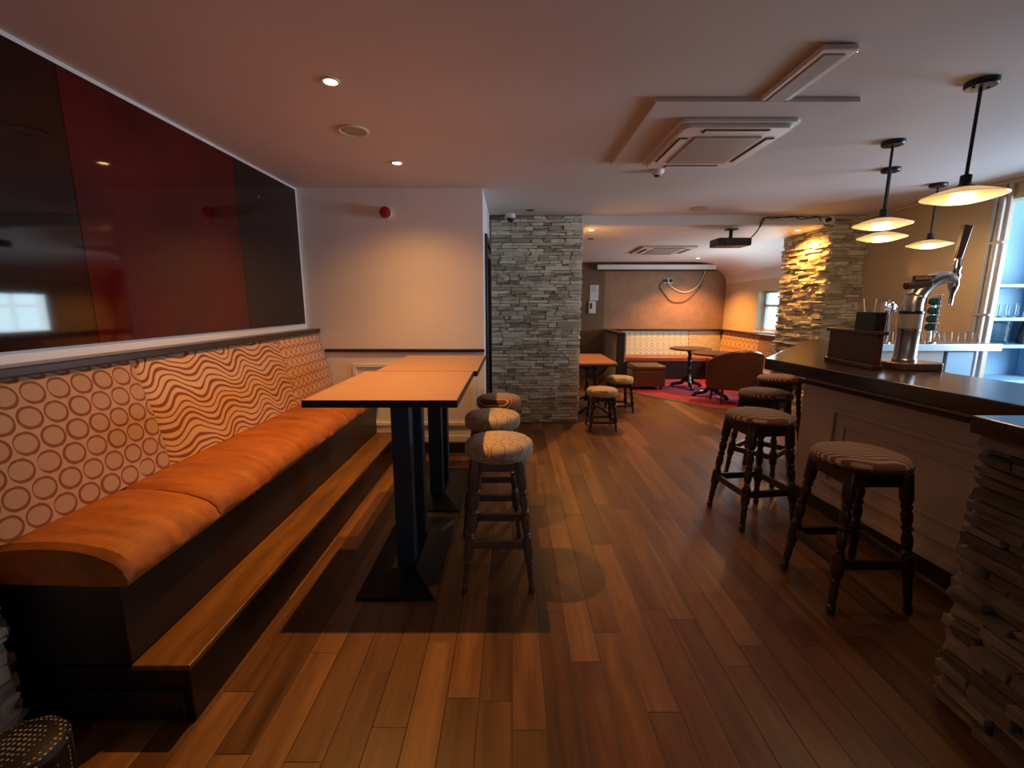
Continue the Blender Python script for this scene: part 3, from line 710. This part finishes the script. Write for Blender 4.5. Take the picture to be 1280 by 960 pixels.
# side room shelving
sh = thing('shelf_unit', 'white shelves in the blue-lit side room', 'shelves', (0, 0, 0))
for z in (1.63, 1.33, 1.08, .75):
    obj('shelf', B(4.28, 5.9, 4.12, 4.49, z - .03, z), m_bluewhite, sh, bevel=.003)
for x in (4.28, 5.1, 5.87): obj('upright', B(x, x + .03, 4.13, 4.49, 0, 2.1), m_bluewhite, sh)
pit = thing('plastic_jug', 'clear plastic jug on the middle shelf in side room', 'jug', (4.62, 4.28, 1.082))
obj('jug_body', lathe(NB(), [(.07, 0), (.085, .02), (.09, .22), (.095, .23), (.088, .23), (.082, .03), (.02, .01)], seg=20), m_glass, pit, True)
for k in range(4):
    tag(obj('bottle', lathe(NB(), [(.03, 0), (.034, .01), (.034, .13), (.013, .18), (.013, .22), (.004, .222)], c=(4.82 + k * .08, 4.25, 1.081), seg=14), m_green if k % 2 else m_blacksatin, None, True), 'dark bottle standing on the middle side-room shelf', 'bottle', 'dark bottles in the side room')
for k in range(5):
    tag(obj('drinking_glass', lathe(NB(), [(.03, 0), (.034, .12), (.03, .12), (.026, .01), (.004, .01)], c=(4.45 + k * .085, 4.27, 1.331), seg=14), m_glass, None, True), 'clear tumbler standing on the upper side-room shelf', 'glass', 'tumblers in the side room')

# ------------------------------------------------------------ pendant lamps
def pendant(loc, label, first=None):
    x, y = loc; global_z = CZ
    if first: return dup(first, (x, y, CZ), 0, label)
    t = thing('pendant_lamp', label, 'lamp', (x, y, CZ), 0, 'pendant lamps above the bar')
    can = obj('ceiling_rose', lathe(NB(), [(.062, 0), (.062, -.018), (.056, -.026), (.01, -.028)], seg=28), m_black, t, True)
    sc_ = NB()
    for s in (-1, 1): lathe(sc_, [(.006, -.026), (.006, -.031), (.002, -.032)], c=(s * .035, 0, 0), seg=8)
    obj('screw', sc_, m_darkslot, can)
    obj('rod', rod(NB(), (0, 0, -.42), (0, 0, -.02), .0075), m_black, t, True)
    obj('lamp_holder', lathe(NB(), [(.045, -.467), (.040, -.455), (.026, -.448), (.022, -.44), (.022, -.405), (.01, -.40)], seg=20), m_black, t, True)
    prof = [(.040, -.460), (.065, -.466), (.10, -.476), (.157, -.497), (.158, -.500), (.156, -.503), (.10, -.482), (.065, -.472), (.040, -.466)]
    obj('glass_shade', lathe(NB(), [(.030, -.461)] + prof[:6] + [(.10, -.520), (.05, -.530), (.004, -.532)], seg=36), m_opal, t, True)
    return t
P = [((2.150, 2.26), 'black-rod pendant lamp with flat opal shade, nearest and rightmost over the bar'),
     ((2.39, 3.03), 'black-rod pendant lamp whose shade hangs above another shade, second over the bar'),
     ((2.85, 3.60), 'black-rod pendant lamp with the lower shade of the overlapping pair over the bar'),
     ((3.61, 4.03), 'black-rod pendant lamp against the beige wall, furthest from camera')]
pl0 = None
for (xy, lb) in P:
    pl0 = pl0 or None
    q = pendant(xy, lb, pl0); pl0 = pl0 or q
    lamp('pendant_light', 'POINT', (xy[0], xy[1], CZ - .57), 5.5, (1.0, .66, .30), shadow_soft_size=.06)

# ------------------------------------------------------------ downlights
DL = None
def downlight(x, y, z, label, lit=True, energy=0, cone=140, tilt=(0, 0), col=WARM, r=.042, blend=.75, core=0):
    t = thing('ceiling_downlight', label, 'downlight', (x, y, z), 0, 'recessed ceiling downlights')
    obj('ring', lathe(NB(), [(r * .70, -.001), (r * .74, -.006), (r, -.006), (r + .002, 0)], seg=28), m_plastic if lit else m_darkslot, t, True)
    obj('lens', lathe(NB(), [(r * .71, -.0005), (r * .70, -.0035), (.002, -.0045)], seg=24), m_glow if lit else m_dimglow, t, True)
    if energy:
        l = lamp('downlight_lamp', 'SPOT', (x, y, z - .02), energy, col, (R(tilt[0]), R(tilt[1]), 0), spot_size=R(cone), spot_blend=blend, shadow_soft_size=.012)
    if core: lamp('downlight_core_lamp', 'SPOT', (x, y, z - .02), core, col, (0, 0, 0), spot_size=R(88), spot_blend=1.0, shadow_soft_size=.012)
    return t
downlight(-.83, 2.26, CZ, 'glowing recessed downlight nearest the camera over the high tables', True, 62, 126, blend=.8, core=100)
downlight(-.83, 3.46, CZ, 'glowing recessed downlight closer to the white wall', True, 46, 140, blend=1.0, core=50)
downlight(.97, 5.72, 2.343, 'glowing downlight in lower ceiling beside the stone column', True, 130, 130)
downlight(3.50, 5.72, 2.343, 'glowing downlight grazing the lit stone pier', True, 110, 150)
downlight(3.38, 8.42, 2.277, 'glowing downlight in front of the far brown wall', True, 230, 120)
downlight(1.07, 6.35, 2.327, 'unlit dark downlight in lower ceiling nearest the stone column', False)
downlight(.98, 7.1, 2.309, 'unlit dark downlight in lower ceiling further back by the column', False)
downlight(3.35, 7.0, 2.311, 'unlit dark downlight in lower ceiling beyond the projector', False)
downlight(.20, 5.12, CZ, 'small dark downlight in front of the stone column near the camera dome', False)

def disc(name, label, cat, x, y, z, r, h, m, parent=None):
    return tag(obj(name, lathe(NB(), [(r, 0), (r, -h * .5), (r * .9, -h), (r * .3, -h * 1.05), (.002, -h * 1.05)], c=(x, y, z), seg=32), m, None, True), label, cat)
sp = thing('ceiling_speaker', 'round grey ceiling speaker grille between the two glowing downlights', 'speaker', (-.93, 2.85, CZ))
obj('rim', lathe(NB(), [(.088, -.0), (.088, -.006), (.078, -.009), (.07, -.004)], seg=36), m_plastic, sp, True)
obj('grille', lathe(NB(), [(.078, -.002), (.076, -.005), (.002, -.006)], seg=36), m_greyplastic, sp, True)
sm_ = thing('smoke_detector', 'small white smoke detector below the air conditioner on the ceiling', 'smoke detector', (1.11, 3.65, CZ))
obj('housing', lathe(NB(), [(.05, 0), (.05, -.012), (.040, -.03), (.022, -.036), (.002, -.037)], seg=28), m_plastic, sm_, True)
obj('sensor', lathe(NB(), [(.022, -.034), (.020, -.046), (.002, -.047)], seg=20), m_darkslot, sm_, True)
disc('ceiling_disc', 'flat pale round cover on the ceiling before the bulkhead', 'cover', 2.0, 5.02, CZ, .10, .008, m_greyplastic)
spk = thing('sprinkler', 'tiny metal sprinkler head on the ceiling past the grey vent strip', 'sprinkler', (1.37, 1.99, CZ))
obj('rosette', lathe(NB(), [(.010, 0), (.010, -.004), (.004, -.006), (.004, -.014), (.009, -.015), (.002, -.017)], seg=14), m_chrome, spk, True)
cm = thing('security_camera', 'white dome security camera fixed at the top of the stone column', 'camera', (-.018, 5.33, CZ))
obj('mount', lathe(NB(), [(.058, 0), (.058, -.04), (.055, -.046), (.04, -.048)], seg=28), m_plastic, cm, True)
obj('dome', lathe(NB(), [(.042, -.044), (.040, -.062), (.030, -.080), (.012, -.089), (.002, -.090)], seg=24), m_blacksatin, cm, True)
# alarm sounder on white wall
al = thing('fire_alarm', 'round red fire alarm sounder high on the white wall', 'alarm', (-1.113, 4.18, 2.245))
Mx = Matrix.Rotation(PI / 2, 4, 'X')
obj('back_box', lathe(NB(), [(.048, 0), (.048, .03), (.045, .034)], seg=28, M=Mx), m_plastic, al, True)
obj('red_cover', lathe(NB(), [(.049, .03), (.049, .055), (.040, .075), (.015, .082), (.002, .083)], seg=28, M=Mx), m_red, al, True)

# ------------------------------------------------------------ ceiling air conditioner, board and trunking
struct('trim_8', B(.712, 1.72, 2.42, 3.46, CZ - .022, CZ), m_ceiling, bevel=.003)
ac = thing('air_conditioner', 'square ceiling cassette air conditioner in the main room', 'air conditioner', (1.235, 3.0, CZ - .022))
bm = prism(NB(), rrect(-.325, .325, -.395, .395, .04), -.02, 0); prism(bm, rrect(-.300, .300, -.37, .37, .04), -.042, -.02)
obj('housing', bm, m_plastic, ac, bevel=.006)
obj('intake_grille', B(-.19, .19, -.24, .24, -.05, -.042), m_greyplastic, ac, bevel=.003)
for (a, b, c, d) in ((-.275, -.225, -.22, .22), (.225, .275, -.22, .22), (-.18, .18, -.345, -.295), (-.18, .18, .295, .345)):
    s_ = obj('air_slot', B(a, b, c, d, -.045, -.0415), m_darkslot, ac)
    obj('louvre', B(a + .008, b - .004, c + .008, d - .008, -.050, -.045), m_plastic, s_, bevel=.001)
def far_ac():
    ac2 = thing('air_conditioner', 'distant ceiling cassette air conditioner in the lower far ceiling', 'air conditioner', (2.38, 7.35, 2.302)); ac2.rotation_euler = (-math.atan(.0245), 0, 0)
    bm = prism(NB(), rrect(-.42, .42, -.40, .40, .03), -.028, 0); obj('housing', bm, m_plastic, ac2, bevel=.006)
    obj('intake_grille', B(-.22, .22, -.22, .22, -.036, -.028), m_greyplastic, ac2, bevel=.003)
    for (a, b, c, d) in ((-.36, -.30, -.24, .24), (.30, .36, -.24, .24), (-.24, .24, -.36, -.30), (-.24, .24, .30, .36)): obj('air_slot', B(a, b, c, d, -.031, -.028), m_darkslot, ac2)
far_ac()
vt = thing('vent_strip', 'long grey linear vent strip on the ceiling leading to the air conditioner', 'vent', (1.29, 2.19, CZ))
obj('vent_body', B(-.075, .075, -.235, .225, -.022, 0), m_plastic, vt, bevel=.01)
obj('vent_grille', B(-.042, .042, -.20, .22, -.026, -.022), m_greyplastic, vt, bevel=.002)

# ------------------------------------------------------------ projector, screen, wall bits
pj = thing('projector', 'black ceiling-mounted projector with its bracket under the far ceiling', 'projector', (2.66, 5.68, 2.345))
obj('mount_bracket', rod(rod(box(NB(), -.06, .06, -.05, .05, -.012, 0), (0, 0, -.10), (0, 0, -.01), .022), (0, 0, -.12), (0, 0, -.10), .05, .03), m_black, pj, True)
bm = prism(NB(), rrect(-.20, .20, -.14, .14, .03), -.205, -.115); body = obj('projector_body', bm, m_blacksatin, pj, bevel=.010)
obj('lens', rod(rod(NB(), (-.10, -.14, -.16), (-.10, -.155, -.16), .035, seg=20), (-.10, .14, -.16), (-.10, .155, -.16), .03), m_darkslot, body, True)
tag(obj('power_cable', tube(NB(), smooth_pts([(2.84, 5.60, 2.20), (2.86, 5.44, 2.30), (2.87, 5.395, 2.40), (2.95, 5.395, 2.435), (3.15, 5.395, 2.43), (3.3, 5.395, 2.44), (3.42, 5.39, 2.425), (3.52, 5.395, 2.43), (3.57, 5.395, 2.37), (3.63, 5.40, 2.34), (3.66, 5.40, 2.40), (3.665, 5.39, 2.41)]), .006), m_cable, None, True), 'black cable looped along the bulkhead to the socket', 'cable')
tag(obj('video_cable', tube(NB(), smooth_pts([(2.84, 5.62, 2.19), (2.87, 5.42, 2.33), (2.90, 5.385, 2.42), (3.0, 5.385, 2.415), (3.2, 5.385, 2.44), (3.33, 5.385, 2.405), (3.45, 5.385, 2.44), (3.56, 5.39, 2.43), (3.64, 5.395, 2.44)]), .005), m_cable, None, True), 'thinner black cable tangled with the looped one on the bulkhead', 'cable')
so = thing('wall_socket', 'white socket with black plug on the bulkhead by the stone pier', 'socket', (3.62, 5.41, 2.40))
obj('plate', B(-.075, .075, -.02, 0, -.04, .04), m_plastic, so, bevel=.004)
obj('plug', rod(NB(), (.0, -.02, 0), (0, -.06, 0), .026, .022, 16), m_blacksatin, so, True)
sc2 = thing('projector_screen', 'white rolled-up projector screen case on the far wall', 'projector screen', (2.82, 8.98, 2.16))
obj('case', prism(NB(), rrect(-1.14, 1.14, -.055, .055, .02), -.05, .045), m_plastic, sc2, bevel=.01)
obj('end_cap', B(-1.165, -1.14, -.06, .06, -.055, .05), m_plastic, sc2, bevel=.008)
obj('screen_slot', B(-1.12, 1.12, -.06, .04, -.075, -.05), m_blacksatin, sc2)
obj('hanger', B(-1.0, 1.0, .03, .14, .0, .05), m_darkslot, sc2)
def Wp(px, py, D=9.10):
    th = R(10.1); up = math.atan((480 - py) / 560) - th; z = 1.45 + D * math.tan(up); zc = D * math.cos(th) - (z - 1.45) * math.sin(th)
    return ((px - 639) * zc / 560, D, z)
so2 = thing('wall_socket', 'small double socket on the far brown wall where cables meet', 'socket', Wp(834, 351, 9.12))
obj('plate', B(-.09, .09, -.015, 0, -.05, .05), m_plastic, so2, bevel=.004)
obj('plug', box(B(-.07, -.02, -.05, -.015, -.03, .03), .03, .075, -.05, -.015, -.03, .03), m_blacksatin, so2)
tag(obj('cable', tube(NB(), smooth_pts([Wp(882, 334, 9.07), Wp(876, 350), Wp(868, 360), Wp(858, 365), Wp(848, 364), Wp(839, 359), Wp(834, 353, 9.08)]), .010), m_cream_cable, None, True), 'pale cable hanging in a loop from the screen case on the far wall', 'cable')
tag(obj('cable', tube(NB(), smooth_pts([Wp(880, 343, 9.09), Wp(875, 357), Wp(866, 368), Wp(856, 376), Wp(847, 378), Wp(837, 376), Wp(830, 368), Wp(824, 360), Wp(826, 354), Wp(832, 351, 9.09)]), .007), m_darkwood, None, True), 'dark brown cable drooping lower than the pale cable on the far wall', 'cable')
x_, y_, z_ = Wp(742, 366, 9.06); nt = thing('paper_notice', 'white paper notice on the dark brown wall strip, upper of two', 'notice', (x_, 9.075, z_))
obj('sheet', B(-.085, .085, -.004, 0, -.15, .15), m_paper, nt)
bm = NB()
for k in range(5): box(bm, -.06, .06 - (k % 2) * .03, -.0055, -.004, .11 - k * .022, .119 - k * .022)
obj('print', bm, m_greyplastic, nt)
x_, y_, z_ = Wp(739, 384, 9.06); wp = thing('wall_keypad', 'white wall keypad with dark display below the paper notice', 'keypad', (x_, 9.075, z_))
obj('housing', B(-.07, .07, -.035, 0, -.12, .12), m_plastic, wp, bevel=.008)
obj('display', B(-.045, -.005, -.038, -.035, -.03, .08), m_blacksatin, wp)

# ------------------------------------------------------------ far L-shaped banquette
fb = thing('banquette_bench', 'far L-shaped bench with pale patterned back and rust leather seat', 'bench', (0, 0, 0))
obj('bench_base', B(2.05, 4.24, 8.60, 9.10, .012, .36), m_blackwood, fb)
obj('side_base', B(3.78, 4.24, 6.45, 8.60, .012, .36), m_blackwood, fb)
obj('seat_cushion', B(1.98, 4.22, 8.56, 9.02, .36, .45), m_seatleather, fb, bevel=.02, seg=3)
obj('side_seat_cushion', B(3.74, 4.22, 6.45, 8.56, .36, .45), m_seatleather, fb, bevel=.02, seg=3)
def slab(prof, a, b, ax):
    bm = NB()
    f = (lambda p, t: (t, p[0], p[1])) if ax == 'x' else (lambda p, t: (p[0], t, p[1]))
    A = [bm.verts.new(f(p, a)) for p in prof]; D = [bm.verts.new(f(p, b)) for p in prof]
    bm.faces.new(A); bm.faces.new(D[::-1])
    for i in range(4): j = (i + 1) % 4; bm.faces.new((A[i], D[i], D[j], A[j]))
    return bm
pf = [(8.97, .44), (9.06, .925), (9.10, .925), (9.10, .44)]
for a, b, mm in ((1.98, 2.18, m_farwave), (2.184, 3.55, m_farcol), (3.554, 4.2, m_farwave)): obj('backrest', slab(pf, a, b, 'x'), mm, fb, bevel=.008)
pg = [(4.13, .44), (4.20, .925), (4.25, .925), (4.25, .44)]
for a, b, mm in ((7.60, 8.96, m_farlat), (6.45, 7.596, m_farside)): obj('side_backrest', slab(pg, a, b, 'y'), mm, fb, bevel=.008)
obj('top_rail', box(B(1.86, 4.26, 9.0, 9.115, .93, .96), 4.14, 4.26, 6.40, 9.0, .93, .96), m_darkwood, fb, bevel=.004)
pt = thing('bench_partition', 'half-height partition with pale inset panels and dark cap at left end of far bench', 'partition', (0, 0, 0))
obj('panel', B(1.86, 1.93, 7.85, 9.07, .012, .93), m_panelgrey, pt)
obj('inset_moulding', B(1.850, 1.86, 8.05, 8.85, .15, .80), m_whitegloss, pt, bevel=.004)
obj('end_post', B(1.84, 1.955, 7.78, 7.86, .012, .93), m_blackwood, pt, bevel=.004)
obj('cap_rail', B(1.83, 1.965, 7.76, 9.0, .93, .965), m_darkwood, pt, bevel=.004)
o = obj('padded_side', B(1.955, 1.995, 7.80, 8.56, .45, .93), m_farside, pt, bevel=.012); o['label'] = 'wavy patterned padded face'

# ottoman
ot = thing('ottoman', 'brown leather cube ottoman beside the far bench', 'ottoman', (2.33, 7.72, .012))
obj('upholstered_body', B(-.265, .265, -.25, .25, .055, .33), m_leather, ot, bevel=.015, seg=3)
obj('top_cushion', B(-.27, .27, -.255, .255, .332, .415), m_leather, ot, bevel=.028, seg=4)
for sx in (-1, 1):
    for sy in (-1, 1): obj('foot', rod(NB(), (sx * .21, sy * .2, 0), (sx * .21, sy * .2, .06), .016, .022), m_darkwood, ot, True)

# cast-iron pedestal tables
def round_table(x, y, z0, r, label, rz=0):
    t = thing('pedestal_table', label, 'table', (x, y, z0), rz, 'round pedestal tables')
    obj('tabletop', lathe(NB(), [(r - .02, .665), (r, .670), (r, .688), (r - .006, .694), (.005, .694)], seg=48), m_mahog, t, True)
    obj('column', lathe(NB(), [(.05, .10), (.052, .13), (.04, .15), (.030, .19), (.048, .22), (.032, .25), (.028, .30), (.044, .34), (.030, .38), (.026, .43), (.038, .46), (.026, .49), (.042, .52), (.026, .55), (.032, .60), (.05, .63), (.09, .655), (.09, .665)], seg=20), m_blacksatin, t, True)
    for k in range(3):
        a = k * 2 * PI / 3 + .4; c, s = math.cos(a), math.sin(a)
        pts = smooth_pts([(0, 0, .20), (.05 * c, .05 * s, .17), (.11 * c, .11 * s, .085), (.19 * c, .19 * s, .06), (.25 * c, .25 * s, .045), (.275 * c, .275 * s, .03)], 5)
        n_ = len(pts); b = tube(NB(), pts, [.038 - .014 * i / n_ for i in range(n_)], 8)
        lathe(b, [(.012, 0), (.034, .004), (.036, .02), (.022, .045), (.005, .05)], c=(.275 * c, .275 * s, 0), seg=12)
        obj('claw_foot', b, m_blacksatin, t, True)
round_table(3.08, 7.72, .012, .345, 'round dark pedestal table further back near the far bench')
round_table(3.17, 6.95, .012, .36, 'round dark pedestal table just behind the brown tub chair', .5)

# tub chair, seen from behind
tc = thing('tub_chair', 'brown leather tub chair seen from behind next to the round table', 'armchair', (3.27, 6.52, .012))
def tub_shell():
    bm = NB(); rows = []; n_ = 26
    for i in range(n_ + 1):
        t = i / n_; a = R(-200 + 220 * t); c, s = math.cos(a), math.sin(a)
        ex = .37; ey = .33
        back = max(0.0, -s); top = .60 + .19 * back ** .7 if back > 0 else .60
        top = .60 + .19 * (max(0, -math.sin(a))) ** .8
        rows.append([bm.verts.new((ex * c, ey * s + .02, .23)), bm.verts.new((ex * 1.04 * c, ey * 1.04 * s + .02, .40)), bm.verts.new((ex * 1.06 * c, ey * 1.06 * s + .02, top - .01)), bm.verts.new((ex * .99 * c, ey * .99 * s + .02, top + .012)),
                     bm.verts.new((ex * .90 * c, ey * .90 * s + .02, top - .01)), bm.verts.new((ex * .84 * c, ey * .84 * s + .02, .40)), bm.verts.new((ex * .84 * c, ey * .84 * s + .02, .23))])
    for i in range(n_):
        for k in range(7): j = (k + 1) % 7; bm.faces.new((rows[i][k], rows[i][j], rows[i + 1][j], rows[i + 1][k]))
    bm.faces.new(rows[0]); bm.faces.new(rows[-1][::-1]); return bm
obj('shell', tub_shell(), m_leather, tc, True)
obj('seat_cushion', prism(NB(), rrect(-.25, .25, -.15, .28, .10), .25, .43), m_leather, tc, bevel=.02, seg=3)
for sx in (-1, 1):
    for sy in (-1, 1): obj('leg', rod(NB(), (sx * .235, sy * .17 + .02, 0), (sx * .22, sy * .16 + .02, .24), .014, .022, 8), m_mahog, tc, True)

# small oak table behind the column
kt = thing('oak_table', 'small oak-topped table with black cast iron base half hidden by stone column', 'table', (1.08, 6.05, 0))
obj('tabletop', B(-.235, .235, -.53, .55, .70, .728), m_oak, kt, bevel=.004)
obj('edge_band', B(-.238, .238, -.533, .553, .685, .70), m_darkwood, kt)
for y in (-.28, .30):
    bm = NB(); lathe(bm, [(.04, .08), (.03, .12), (.022, .2), (.035, .25), (.022, .32), (.022, .5), (.035, .55), (.025, .6), (.06, .66), (.06, .685)], c=(0, y, 0), seg=16)
    for s in (-1, 1):
        tube(bm, smooth_pts([(0, y, .14), (s * .10, y, .10), (s * .19, y, .03), (s * .22, y, .02)], 5), .018, 8)
        tube(bm, smooth_pts([(0, y, .52), (s * .08, y, .56), (s * .15, y, .64), (s * .19, y, .675)], 5), .014, 8)
        tube(bm, smooth_pts([(s * .02, y, .40), (s * .09, y, .46), (s * .11, y, .54), (s * .06, y, .58)], 5), .010, 8)
    obj('iron_base', bm, m_blacksatin, kt, True)

# round studded bin in the near left corner
bn = thing('waste_bin', 'small round black perforated metal bin on the floor at the lower left corner', 'bin', (-1.30, .985, 0))
obj('bin_body', lathe(NB(), [(.085, 0), (.095, .01), (.105, .26), (.102, .28)], seg=36), m_studs, bn, True)
obj('lid', lathe(NB(), [(.104, .28), (.106, .29), (.098, .305), (.06, .318), (.002, .322)], seg=36), m_studs, bn, True)
